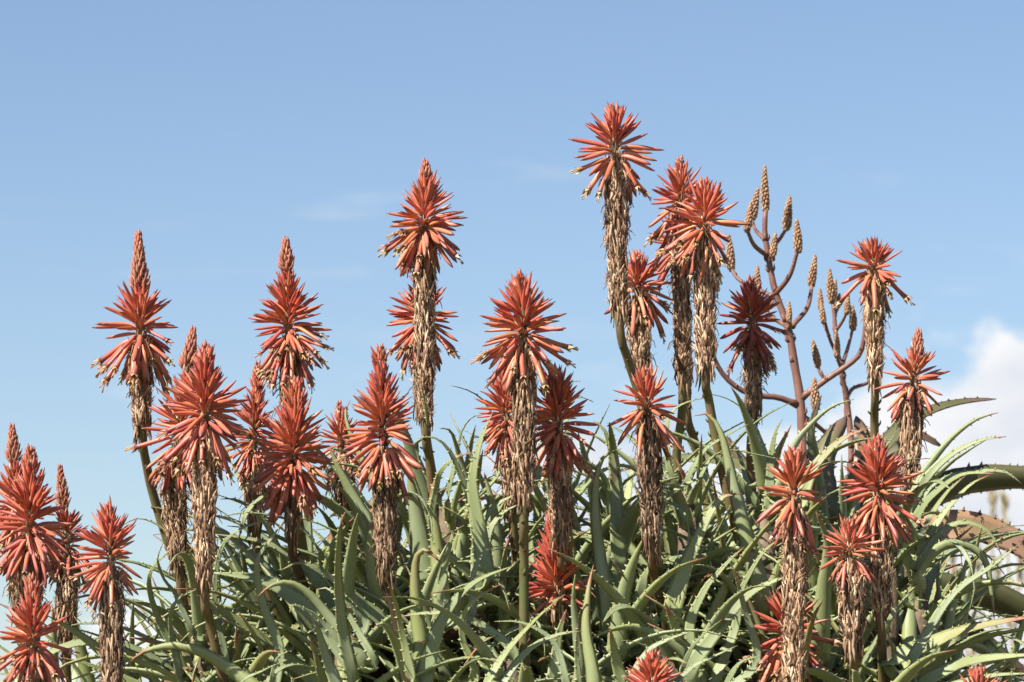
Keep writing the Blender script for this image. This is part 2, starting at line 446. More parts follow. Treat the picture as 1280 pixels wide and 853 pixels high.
def make_spike(plant, base_world, sp, seed):
    g = random.Random(seed)
    Y = sp['Y']; s = mm(Y)                                     # metres per pixel here
    def w(p, yy=Y): return at(p[0], p[1], yy) - base_world
    tip, ab, sb = w(sp['tip']), w(sp['ab']), w(sp['sb'])
    stalk = [w(q, Y + .10 * (i + 1) / len(sp['stalk'])) for i, q in enumerate(sp['stalk'])]
    ctl = [tip, ab, sb] + stalk
    NS = 60; P, Ltot = spline(ctl, NS)
    # arc positions of ab and sb
    def near(q): return min(range(NS + 1), key=lambda i: (P[i] - q).length)
    iab, isb = near(ab), near(sb)
    hs = sp['hw'] / 47.0 * s / .001                            # head scale
    if (ab - tip).length < .1 and sp['hw'] < 53: hs *= 1.1
    mb = MB()
    rad = []
    for i in range(NS + 1):
        if i <= iab: r = lerp(.0016, .0055, i / max(1, iab)) * hs
        elif i <= isb: r = lerp(.0095, .0062, (i - iab) / max(1, isb - iab))
        else: r = lerp(.0056, .0070, (i - isb) / max(1, NS - isb))
        rad.append(r)
    mb.tube(P, rad, 10)
    # small scars and bracts down the bare stalk
    i = isb + 1.0
    while i < NS - 2:
        p, T = axis_frame(P, i); a = T.orthogonal().normalized(); th = g.uniform(0, 6.28)
        d = Quaternion(T, th) @ a; r0 = .0058
        L_ = g.uniform(.005, .010)
        mb.tube([p + d * r0 * .8, p + d * (r0 + .002) + T * L_ * .5, p + d * (r0 + .0025) + T * L_], [.0028, .0022, .0004], 5, uvx=.5, flat=.5)
        i += g.uniform(.8, 2.6)
    spike = link('flower_spike', mb.mesh('flower_spike', M['stalk']), plant)
    spike['label'] = sp['part']
    sc_ = sp.get('stalk_tone', (1, 1, 1)); spike.color = (*sc_, 1)
    tint = sp.get('tint', (1, 1, 1))
    # living florets
    hl = (ab - tip).length; tipn = sp.get('tipn', 8) * s
    N = int(sp.get('n', 78) * 2.6 * min(1.35, max(.75, (hl - tipn) / .088)))
    bare = g.uniform(0, 6.28)
    az = g.uniform(0, 6.28)
    for k in range(N):
        t = ((k + .5) / N) ** .95
        az += 2.39996 + g.uniform(-.35, .35)
        st = interp([0, .3, .55, .72, .86, 1], [0, .13, .36, .60, .84, 1], t) ** (sp.get('pow', .85 if hl > .1 else .66) / .85)
        st = max(st, lerp(.13, 0, min(1, tipn / .04)))
        if g.random() < (sp.get('gaps', .22) * .9 if t > .62 else .07): continue
        if t > .5 and math.cos(az - bare) > .75 and g.random() < .5: continue
        t0 = tipn + .013 * (1 - min(1, tipn / .03)); f = iab * (t0 + (hl - t0) * t) / hl
        p, T = axis_frame(P, f)
        sidx = int(round(max(0, min(1, st * (1 - sp.get('young', 0)) + g.uniform(-.06, .06))) * (STAGES - 1)))
        op = 1 if (sidx >= 8 and t > .55 and g.random() < sp.get('open', .25) * (1.5 if t > .8 else .7)) else 0
        me = FLORET[(sidx, g.randrange(2 if op else 3), op)]
        tilt = Vector((0, 0, 1)).rotation_difference(T).to_matrix().to_4x4()
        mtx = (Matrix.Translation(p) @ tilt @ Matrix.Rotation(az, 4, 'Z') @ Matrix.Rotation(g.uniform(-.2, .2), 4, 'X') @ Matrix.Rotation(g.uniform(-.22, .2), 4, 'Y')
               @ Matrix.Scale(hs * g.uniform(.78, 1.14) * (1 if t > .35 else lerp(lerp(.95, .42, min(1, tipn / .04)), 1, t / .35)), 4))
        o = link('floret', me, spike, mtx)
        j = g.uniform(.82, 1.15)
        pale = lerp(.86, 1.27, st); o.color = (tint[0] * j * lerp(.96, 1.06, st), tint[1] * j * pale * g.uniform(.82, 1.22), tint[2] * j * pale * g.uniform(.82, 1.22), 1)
    # closed buds packed on the tip
    mb = MB(); nb = int(7 + tipn / .001 * 1.0)
    for k in range(nb):
        t = (k + .3) / nb; az += 2.39996
        f = iab * (t0 + .006) * (1 - t) / hl
        p, T = axis_frame(P, f)
        d = Quaternion(T, az) @ T.orthogonal().normalized()
        r0 = lerp(.0055 + .003 * min(1, tipn / .05), .0012, t) * hs; Lb = lerp(.014, .008, t) * g.uniform(.8, 1.2) * hs
        mb.tube([p + d * r0 * .5, p + d * (r0 + .0012) + T * Lb * .45, p + d * (r0 + .0016 * g.uniform(.5, 1.6) + .0045 * (1 - t) ** 2 * min(1, tipn / .05)) + T * Lb], [.0014 * hs, .0021 * hs, .0003], 6, uvx=g.random() * (.4 + .6 * min(1, tipn / .04)))
    link('bud_tip', mb.mesh('bud_tip', M['bud']), spike)
    # dried flowers below the living ones
    mb = MB(); sl = (sb - ab).length; nd = int(sl / .001 * 6.2) + 60
    thin = sp.get('thin', 1.0) * .93; ph = g.uniform(0, 6.28); lump = [g.uniform(.86, 1.12) for _ in range(9)]
    for k in range(nd):
        t = (k + g.random()) / nd * .95; az = g.uniform(0, 6.283)
        if math.sin(t * 17 + az * 2 + ph) > .82 and g.random() < .8: continue
        p, T = axis_frame(P, iab + (isb - iab) * t - 1.0 * (1 - t))
        d = Quaternion(T, az) @ T.orthogonal().normalized(); side = T.cross(d)
        env = interp([0, .25, .7, .92, 1], [.0140, .0145, .0132, .0108, .007], t) * thin * g.uniform(.66, 1.16) * interp([i / 8 for i in range(9)], lump, t)
        if g.random() < interp([0, .18, .42, 1], [.95, .7, .32, .12], t):      # shrivelled hanging tubes
            L_ = g.uniform(.014, .036); r0 = .007
            wob = g.uniform(-.3, .3)
            q0 = p + d * r0 + T * .003
            q1 = p + d * (env * .95) - T * L_ * .25 + side * wob * .004
            q2 = p + d * (env + g.uniform(-.003, .002)) - T * L_ * .65 + side * wob * .009
            q3 = p + d * (env * g.uniform(.7, 1.25)) - T * L_ + side * wob * .014
            sh = g.choice((g.uniform(0, .35), g.uniform(.2, .6), g.uniform(.4, .8)))
            mb.tube([q0, q1, q2, q3], [.0008, .0016, .0017 * g.uniform(.6, 1.25), .0007], 5, uvx=sh, flat=g.uniform(.3, .9))
        else:                                                               # papery bracts
            L_ = g.choice((g.uniform(.006, .013), g.uniform(.012, .024))); r0 = env * .62; fl = g.uniform(-.001, .0035) + (g.uniform(.002, .007) if g.random() < .16 else 0)
            q0 = p + d * r0 - T * L_ * .3
            q1 = p + d * (env * .92) + T * L_ * .2
            lean = g.uniform(-.006, .006)
            q2 = p + d * (env * .98 + fl * .4) + T * L_ * .6 + side * lean * .5
            q3 = p + d * (env + fl) + T * L_ + side * lean
            sh = g.choice((g.uniform(0, .3), g.uniform(.2, .6), g.uniform(.4, .8), g.uniform(.7, 1.0)))
            mb.tube([q0, q1, q2, q3], [.0009, .0019 * g.uniform(.6, 1.35), .0013 * g.uniform(.7, 1.3), .0003], 5, uvx=sh, flat=g.uniform(.18, .45), ref=d)
    for k in range(70):                                                     # straw bracts between the living florets
        t = g.uniform(.12, 1.0); az += 2.39996
        p, T = axis_frame(P, iab * t); d = Quaternion(T, az) @ T.orthogonal().normalized(); r0 = lerp(.003, .0065, t) * hs
        L_ = g.uniform(.006, .012)
        mb.tube([p + d * r0 * .7, p + d * (r0 + .002) + T * L_ * .4, p + d * (r0 + g.uniform(.002, .006)) + T * L_], [.0012, .0017, .0003], 5, uvx=g.uniform(.2, .95), flat=.4, ref=d)
    for k in range(40):                                                     # loose curled threads
        p, T = axis_frame(P, iab + (isb - iab) * g.random() ** 1.6 * .8); d = Quaternion(T, g.uniform(0, 6.28)) @ T.orthogonal().normalized(); side = T.cross(d)
        L_ = g.uniform(.008, .018); q = p + d * .015 * thin
        mb.tube([q, q + d * L_ * .4 - T * L_ * .3, q + d * L_ * .6 - T * L_ * g.uniform(.5, 1.1) + side * g.uniform(-.005, .005)], [.0006, .0006, .0004], 4, uvx=g.random() * .5)
    o = link('dried_flowers', mb.mesh('dried_flowers', M['dried']), spike); o['kind'] = 'stuff'; dt = sp.get('dry', 1.0) * 1.25; o.color = (dt, dt * .97, dt * .95, 1)
    return spike

#  tip, lowest living floret, end of dry part, bare stalk ... rosette; hw = half width of the head (all photo pixels)
def S(label, part, tip, ab, sb, stalk, hw, Y, **kw):
    return dict(label=label, part=part, tip=tip, ab=ab, sb=sb, stalk=stalk, hw=hw, Y=Y, **kw)
SPIKES = [
 S('aloe whose slender red spike stands half hidden behind a fatter spike at the shrub edge', 'slender red spike with pale bud tip', (15,535),(22,665),(28,770),[(35,860),(60,960)],44,.10,tipn=42),
 S('aloe with a fat coral spike crowding two thin pointed spikes behind it', 'fat coral flower spike', (38,563),(38,690),(40,810),[(50,900),(90,990)],56,-.05,tipn=14,n=88),
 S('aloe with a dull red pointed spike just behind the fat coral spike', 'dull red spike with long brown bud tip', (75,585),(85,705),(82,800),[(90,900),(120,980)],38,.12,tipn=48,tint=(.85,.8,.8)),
 S('aloe with a low red spike in front of the fat coral spike', 'low broad red flower spike', (40,722),(42,830),(45,960),[(70,1020)],50,-.22,tipn=8),
 S('aloe with a spiky topped red head of long drooping florets on a dark brown sheath', 'spiky red head with long drooping florets', (134,632),(139,722),(142,900),[(160,980)],46,-.18,dry=.8,tipn=4,n=66,gaps=.35,pow=.7),
 S('aloe with a long tan bud tip above a wide coral skirt, on a bent stalk', 'spike with long tan bud tip and wide skirt', (173,295),(176,432),(178,542),[(183,580),(192,620),(215,690),(260,800)],54,.15,tipn=66,n=100,open=.4),
 S('aloe whose narrow spike peeks out left of a broader coral spike with pale sheath', 'narrow spike behind a broader one', (241,415),(220,582),(224,715),[(240,790),(275,880)],50,.05,tipn=45,n=75),
 S('aloe with a broad coral spike on a long pale straw sheath and bare brown stalk', 'broad coral spike on pale straw sheath', (257,434),(256,545),(256,742),[(262,775),(280,853),(300,920)],56,-.10,dry=1.2,tipn=8,n=90),
 S('aloe with a tall conical coral spike rising directly above a lower red spike', 'tall conical coral spike', (357,302),(362,438),(364,560),[(372,640),(390,760),(400,840)],49,.12,tipn=34,n=96,open=.4),
 S('aloe with a thin red spike squeezed between the straw sheathed spike and a bushy one', 'thin red spike', (322,455),(317,575),(320,665),[(330,720),(370,830)],37,.16,tipn=8,thin=.8),
 S('aloe with a bushy red spike on a short dark stalk, below the tall conical spike', 'bushy red spike on short dark stalk', (370,478),(367,605),(365,668),[(368,700),(385,745),(420,840)],54,-.03,dry=.7,stalk_tone=(.6,.42,.5),tipn=8,n=100,thin=.7),
 S('aloe with a small red spike nearly hidden behind leaves and the dark stalked spike', 'small red spike nearly hidden', (424,505),(428,575),(430,625),[(450,760)],32,.25),
 S('aloe with a slim red cone on a dark brown sheath and dark slanting stalk', 'slim red cone on dark brown sheath', (475,437),(480,580),(484,718),[(488,740),(512,853),(530,930)],51,-.15,tipn=10,n=82,gaps=.32,dry=.72,stalk_tone=(.45,.33,.4)),
 S('aloe with a tall coral spike on a long straight sheath with another head behind it', 'tall coral spike on long straight sheath', (532,205),(531,308),(532,535),[(537,575),(545,680),(560,790)],50,.10,tipn=16,n=92),
 S('aloe whose red head shows on both sides of the long straight sheath in front', 'red head behind a sheath', (527,342),(528,422),(530,520),[(545,620),(570,770)],43,.22,thin=.85),
 S('aloe with a large coral spike, dense grey brown sheath and straight green stalk', 'large coral spike on grey brown sheath', (650,345),(655,440),(655,637),[(655,700),(655,853),(655,930)],55,-.12,dry=.95,stalk_tone=(.8,1,.9),tipn=6,n=86,gaps=.3),
 S('aloe with a coral head half hidden behind the grey brown sheath', 'coral head half hidden', (628,455),(636,550),(640,635),[(650,760),(660,880)],37,.10,thin=.8),
 S('aloe with a coral spike leaning beside the grey brown sheath, above a low red cluster', 'coral spike beside grey brown sheath', (692,462),(700,556),(702,690),[(706,720),(725,800),(740,880)],46,-.06,tipn=6),
 S('aloe with a vivid red young cluster low among the leaves behind two stalks', 'vivid red young cluster', (690,640),(697,750),(700,764),[(706,800),(720,890)],50,-.03,tipn=6,young=.35,tint=(1,.88,.88),thin=.7),
 S('aloe with the topmost flower spike, small tufted head on a thick bent straw stalk', 'topmost spike with tufted head', (768,135),(770,208),(774,398),[(785,450),(800,500),(830,640),(850,780)],49,.12,tipn=4,n=62,gaps=.35),
 S('aloe with a sparse ragged coral head on a very dark brown sheath among leaves', 'sparse ragged coral head on dark sheath', (805,465),(810,528),(815,690),[(818,720),(833,795),(850,870)],48,-.08,dry=.66,stalk_tone=(.62,.5,.5),tipn=2,n=52,gaps=.4,pow=.7),
 S('aloe with a coral head and thick orange brown sheath behind the bent straw stalk', 'coral head with orange brown sheath', (797,318),(798,378),(803,478),[(815,600),(830,760)],43,.22,n=60,gaps=.35),
 S('aloe with a red tufted spike just behind and above a bigger coral spike', 'red tufted spike', (850,200),(852,275),(853,480),[(852,520),(846,580),(860,690),(880,780)],42,.24,n=60,thin=.85),
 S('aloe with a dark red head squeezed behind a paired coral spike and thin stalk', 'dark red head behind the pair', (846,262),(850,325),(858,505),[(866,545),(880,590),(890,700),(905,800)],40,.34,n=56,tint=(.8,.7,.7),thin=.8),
 S('aloe with a wide spreading coral head on a pale sheath, green stalk bending below', 'wide spreading coral head on pale sheath', (880,228),(881,302),(882,467),[(886,500),(905,600),(930,700),(950,790)],54,.08,dry=1.2,tipn=4,n=70,gaps=.3,open=.4),
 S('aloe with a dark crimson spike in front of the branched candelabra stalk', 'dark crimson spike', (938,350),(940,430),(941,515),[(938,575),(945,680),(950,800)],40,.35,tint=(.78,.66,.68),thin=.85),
 S('aloe with a small sparse coral head on a straw sheath beside the bud branches', 'small sparse coral head on straw sheath', (1090,303),(1093,352),(1094,485),[(1093,530),(1095,640),(1090,760)],44,.30,dry=1.25,n=60,gaps=.35,thin=.85),
 S('aloe with a sparse coral head and brown bud tips against the white cloud', 'sparse coral head with brown bud tip', (1148,418),(1141,497),(1137,625),[(1136,700),(1140,820)],45,.15,tipn=34,n=48,gaps=.35),
 S('aloe with a loose red head on a long thick straw sheath reaching deep into leaves', 'loose red head on long thick sheath', (993,565),(993,638),(993,900),[(1000,960)],50,-.20,dry=1.15,tipn=2,n=62,gaps=.35),
 S('aloe with a ruffled coral head on a brown sheath with green stalk below', 'ruffled coral head on brown sheath', (1095,550),(1100,645),(1102,772),[(1104,853),(1110,930)],50,-.10,tipn=4,n=80,gaps=.3),
 S('aloe with a small coral head between two taller dry sheaths', 'small coral head between sheaths', (1060,652),(1063,707),(1067,815),[(1068,853),(1075,930)],40,-.22,tipn=2,n=44,gaps=.4),
 S('aloe with a low coral head split by the thick straw sheath in front', 'low coral head behind a sheath', (985,742),(985,815),(985,930),[(990,990)],52,-.08,tipn=2,n=66,open=.5),
 S('aloe with only the tip of a red head poking above leaves below a dark stalk', 'red head tip', (815,818),(815,895),(818,980),[(825,1030)],44,-.25,tipn=2),
 S('aloe with a barely visible red tip below the toothed leaves at the cloud side', 'barely visible red tip', (1222,836),(1222,910),(1222,980),[(1225,1030)],40,-.2,tipn=2),
]
for i, sp in enumerate(SPIKES):
    q = sp['stalk'][-1]; c = at(q[0], q[1], sp['Y'] + .10)
    pl = make_plant(c, 100 + i, sp['label'], 'flowering aloes', nleaf=10 if sp['Y'] > -.15 else 7, lo=.3 if sp['Y'] > -.15 else .6, scale=.9)
    make_spike(pl, Vector(pl.location), sp, 300 + i)

# ------------------------------------------------------------------ leaves that can be followed one by one (tip ... base), width, depth, facing
TR = [
 ([(153,657),(172,648),(195,655),(214,672),(235,710),(250,760)],11,.05,'e'), ([(204,678),(197,700),(205,725),(220,745),(245,800)],10,-.02,'f'),
 ([(216,685),(190,712),(187,740),(200,780),(228,835)],12,.03,'f'), ([(245,737),(222,750),(212,775),(215,800),(225,850)],15,-.05,'f'),
 ([(160,830),(180,815),(215,808),(250,815),(290,840),(330,875)],22,-.08,'b'), ([(163,797),(200,806),(250,832),(290,870)],24,.06,'f'),
 ([(60,770),(90,788),(120,810),(155,845),(180,880)],22,.05,'b'), ([(78,822),(120,835),(180,862),(220,890)],18,.0,'f'),
 ([(246,744),(264,754),(300,778),(345,815),(400,865)],26,.0,'f'), ([(270,668),(320,676),(355,690),(400,730),(430,790)],17,.04,'f'),
 ([(266,716),(310,722),(345,733),(400,775),(450,840)],30,.0,'f'), ([(322,746),(340,732),(362,729),(385,742),(410,770),(460,835)],20,-.06,'b'),
 ([(432,640),(425,660),(422,720),(428,790),(442,860)],22,-.08,'f'), ([(355,651),(335,680),(322,700),(323,730),(332,765),(350,820)],14,-.04,'f'),
 ([(348,647),(300,662),(275,690),(268,760),(280,830)],10,.02,'f'), ([(277,646),(300,642),(330,643),(370,655),(400,690)],8,.08,'e'),
 ([(275,624),(295,625),(315,638),(335,660),(370,740)],14,.12,'b'), ([(389,768),(396,785),(410,830),(430,885)],21,-.1,'f'),
 ([(388,798),(394,820),(408,870)],20,-.06,'f'), ([(362,766),(366,757),(380,762),(402,777),(435,815)],11,-.07,'f'),
 ([(353,712),(375,704),(400,716),(418,733),(455,775)],19,.0,'f'), ([(372,698),(410,720),(450,755),(485,785),(520,830)],30,.02,'f'),
 ([(395,737),(412,736),(425,752),(445,785),(470,835)],14,-.1,'f'), ([(352,828),(330,838),(300,858)],9,-.12,'f'), ([(362,813),(345,825),(338,855)],9,-.1,'f'),
 ([(523,548),(542,547),(560,562),(578,600),(590,640),(600,700)],15,.0,'f'), ([(616,515),(602,548),(592,590),(592,620),(602,680),(608,730)],24,-.02,'f'),
 ([(548,535),(563,539),(571,560),(580,590),(592,650)],12,.05,'b'), ([(607,518),(590,522),(577,540),(572,565),(560,620)],8,.06,'f'),
 ([(591,566),(570,572),(552,588),(545,610),(542,670)],13,.03,'f'), ([(543,600),(540,625),(546,680),(556,760)],26,.03,'b'),
 ([(510,585),(518,630),(526,680),(535,740)],36,.08,'b'), ([(571,650),(561,690),(552,740),(545,800)],19,-.03,'f'),
 ([(645,618),(620,632),(603,655),(597,690),(600,740)],22,.0,'f'), ([(650,630),(628,642),(612,665),(606,700),(606,750)],16,.03,'f'),
 ([(649,689),(620,684),(601,695),(590,730),(588,780)],13,-.06,'f'), ([(552,705),(536,690),(524,691),(519,715),(521,765),(528,820)],20,-.04,'b'),
 ([(640,708),(595,728),(562,762),(540,810),(525,875)],24,-.07,'f'), ([(500,771),(530,767),(565,768),(592,776),(640,812)],12,-.08,'f'),
 ([(482,722),(495,755),(505,800),(517,860)],17,-.2,'f'), ([(625,731),(600,745),(580,768),(578,800),(592,850)],15,-.1,'f'),
 ([(706,743),(680,765),(660,785),(630,820),(605,865)],15,-.2,'f'), ([(728,789),(700,793),(670,806),(645,830),(620,870)],16,-.2,'f'),
 ([(618,777),(650,778),(680,792),(697,812),(710,865)],12,-.16,'f'), ([(708,762),(698,795),(694,830),(690,880)],23,-.1,'f'),
 ([(719,718),(717,750),(721,790),(726,840)],16,-.1,'b'), ([(742,706),(735,740),(732,790),(742,870)],21,-.12,'b'), ([(722,780),(721,820),(724,870)],11,-.15,'f'),
 ([(763,785),(766,805),(772,835),(780,880)],25,-.1,'f'), ([(735,800),(765,788),(800,786),(850,812),(880,850)],18,-.05,'b'),
 ([(777,561),(756,570),(746,595),(744,640),(748,685),(760,770)],20,-.03,'b'), ([(733,529),(749,530),(760,552),(768,600),(772,680),(778,750)],24,.04,'f'),
 ([(905,597),(880,597),(855,607),(835,622),(825,645),(822,690)],14,-.0,'f'), ([(928,618),(905,621),(888,642),(872,675),(855,715),(840,770)],24,-.05,'f'),
 ([(868,520),(886,519),(902,545),(915,600),(932,670),(950,740)],23,.0,'b'), ([(936,530),(908,545),(880,565),(860,600)],9,.1,'f'),
 ([(885,492),(908,498),(928,511),(945,535),(960,580)],8,.16,'e'), ([(884,497),(862,502),(842,513),(834,535),(838,590)],9,.12,'f'),
 ([(978,524),(970,540),(964,575),(962,640)],15,.1,'f'), ([(1068,499),(1040,509),(1015,530),(992,560),(972,615)],13,.06,'b'),
 ([(1088,535),(1060,545),(1035,565),(1015,590),(995,640)],21,.03,'f'), ([(978,575),(940,567),(915,563),(890,572),(870,610)],9,.08,'e'),
 ([(930,684),(913,700),(895,720),(880,740),(862,790)],15,-.06,'f'), ([(990,718),(950,735),(925,755),(900,785),(860,845)],22,-.08,'f'),
 ([(913,704),(920,725),(930,760),(945,830)],13,-.1,'f'), ([(980,670),(955,690),(936,720),(925,745),(918,790)],13,-.05,'f'),
 ([(922,807),(890,822),(865,835),(840,865)],12,-.2,'f'), ([(902,775),(880,793),(862,815),(852,850)],9,-.18,'f'),
 ([(865,789),(835,800),(810,815),(790,850)],12,-.15,'f'), ([(897,783),(875,768),(850,761),(828,768),(800,800)],16,-.02,'b'),
 ([(950,820),(925,830),(905,860)],15,-.15,'f'), ([(806,670),(788,715),(776,765),(772,820)],30,-.03,'b'), ([(826,690),(808,720),(800,760),(796,810)],26,.02,'f'),
 ([(1274,680),(1240,708),(1200,735),(1175,765),(1155,800),(1138,830)],17,-.15,'f'), ([(1296,770),(1240,780),(1200,790),(1165,805),(1110,830)],26,-.1,'f'),
 ([(1296,818),(1230,824),(1190,835),(1145,860)],24,-.12,'f'), ([(1290,842),(1240,845),(1190,858),(1150,880)],18,-.16,'f'),
 ([(1243,775),(1239,740),(1232,703),(1212,684),(1180,683),(1150,710)],15,.02,'b'),
 ([(1248,516),(1220,525),(1190,548),(1165,578),(1150,602),(1136,650)],15,.06,'b'), ([(1258,546),(1225,551),(1190,568),(1165,590),(1150,612),(1134,665)],17,.03,'f'),
 ([(1278,606),(1256,590),(1220,590),(1185,598),(1160,620),(1138,670)],13,.04,'f'), ([(1243,592),(1205,593),(1175,612),(1150,640),(1134,690)],15,.02,'f'),
 ([(1240,593),(1215,605),(1190,630),(1165,665),(1145,710)],14,-.02,'f'), ([(1252,695),(1240,670),(1220,656),(1195,655),(1172,670),(1148,710)],14,-.04,'f'),
 ([(1163,573),(1130,576),(1115,590),(1110,640)],7,.0,'e'), ([(1160,751),(1140,750),(1122,760),(1110,790)],11,-.14,'f'),
 ([(695,583),(720,575),(745,586),(760,610),(768,660)],12,.1,'b'), ([(726,476),(708,479),(695,490),(690,520),(700,580)],7,.14,'e'), ([(742,503),(728,497),(715,503),(708,540),(712,600)],8,.16,'e'),
 ([(563,482),(585,488),(605,502),(618,530),(625,590)],9,.14,'e'), ([(438,500),(432,520),(445,560),(470,610)],12,.1,'b'), ([(452,570),(425,563),(415,568)],9,.1,'e'),
 ([(410,555),(425,590),(445,630),(475,690)],26,.08,'b'), ([(690,575),(720,590),(745,600),(775,625)],10,.1,'f'),
 ([(640,660),(632,690),(628,740),(632,800)],20,.05,'b'), ([(470,640),(462,680),(466,730),(480,790)],26,.05,'b'), ([(525,470),(535,540),(520,562)],8,.14,'e'),
 ([(605,590),(618,640),(622,690),(618,760)],24,.1,'b'), ([(1020,640),(1035,680),(1030,740),(1025,800)],24,.0,'b'), ([(1130,640),(1150,690),(1140,760)],22,.05,'b'),
 ([(1210,688),(1204,720),(1190,760),(1180,800)],20,.08,'b'), ([(1180,690),(1172,720),(1172,770)],14,.1,'b'),
]
# neighbouring leaf bases share a rosette
clusters = []
for tr in TR:
    b = tr[0][-1]
    for c in clusters:
        if math.hypot(c['x'] - b[0], c['y'] - b[1]) < 75: c['l'].append(tr); break
    else: clusters.append(dict(x=b[0], y=b[1], l=[tr]))
def fill_label(px, py, word):
    def dist(sp):
        return min(math.hypot(px - q[0], (py - q[1]) * .7) for q in [sp['sb']] + sp['stalk'])
    return 'flowerless toothed aloe rosette %s the %s' % (word, min(SPIKES, key=dist)['part'])
FILL_GROUP = 'flowerless aloe rosettes in the shrub'
g = random.Random(77)
for ci, c in enumerate(clusters):
    Ym = sum(t[2] for t in c['l']) / len(c['l']) + .04
    cen = at(c['x'], c['y'] + 35, Ym)
    pl = make_plant(cen, 700 + ci, fill_label(c['x'], c['y'], 'beside'), FILL_GROUP, nleaf=4, lo=.5, scale=.75)
    off = Vector(pl.location)
    for li, (pts, wd, Y, face) in enumerate(c['l']):
        n = len(pts); out = g.uniform(-.10, .02)
        P = [at(p[0], p[1], Y + out * (1 - i / (n - 1)) ** 1.3) - off for i, p in enumerate(pts)]
        P = list(reversed(P)); P.insert(0, (cen - off).lerp(P[0], .12))
        nrm = {'f': Vector((g.uniform(-.3, .3), -.9, .65)), 'b': Vector((g.uniform(-.3, .3), .85, .5)), 'e': Vector((0, -.35, 1))}[face]
        link('leaf', leaf_mesh(P, wd * 1.32 * mm(Y), nrm, M['leaf'], n=20, seed=900 + ci * 20 + li, twist=g.uniform(-.35, .35), bluntness=.72), pl)

# ------------------------------------------------------------------ the rest of the shrub behind and below
SX = [-60, 60, 130, 200, 280, 420, 560, 700, 800, 900, 1000, 1100, 1180, 1290]
SY = [860, 830, 800, 725, 690, 615, 580, 590, 590, 580, 590, 640, 740, 850]
fi = 0
for row, (dy, Y0, step, sc) in enumerate(((185, .42, 88, .85), (250, .24, 96, .95), (330, .16, 104, 1.0), (410, .06, 110, 1.0))):
    x = -40 + row * 21
    while x < 1330:
        px = x + g.uniform(-18, 18); py = interp(SX, SY, px) + dy + g.uniform(-18, 22)
        if py < 1060:
            make_plant(at(px, py, Y0 + g.uniform(-.07, .07)), 2000 + fi, fill_label(px, py, ('far behind', 'behind', 'close behind', 'below')[row]), FILL_GROUP, nleaf=18 if row < 3 else 14, scale=sc * g.uniform(.9, 1.1))
        fi += 1; x += step

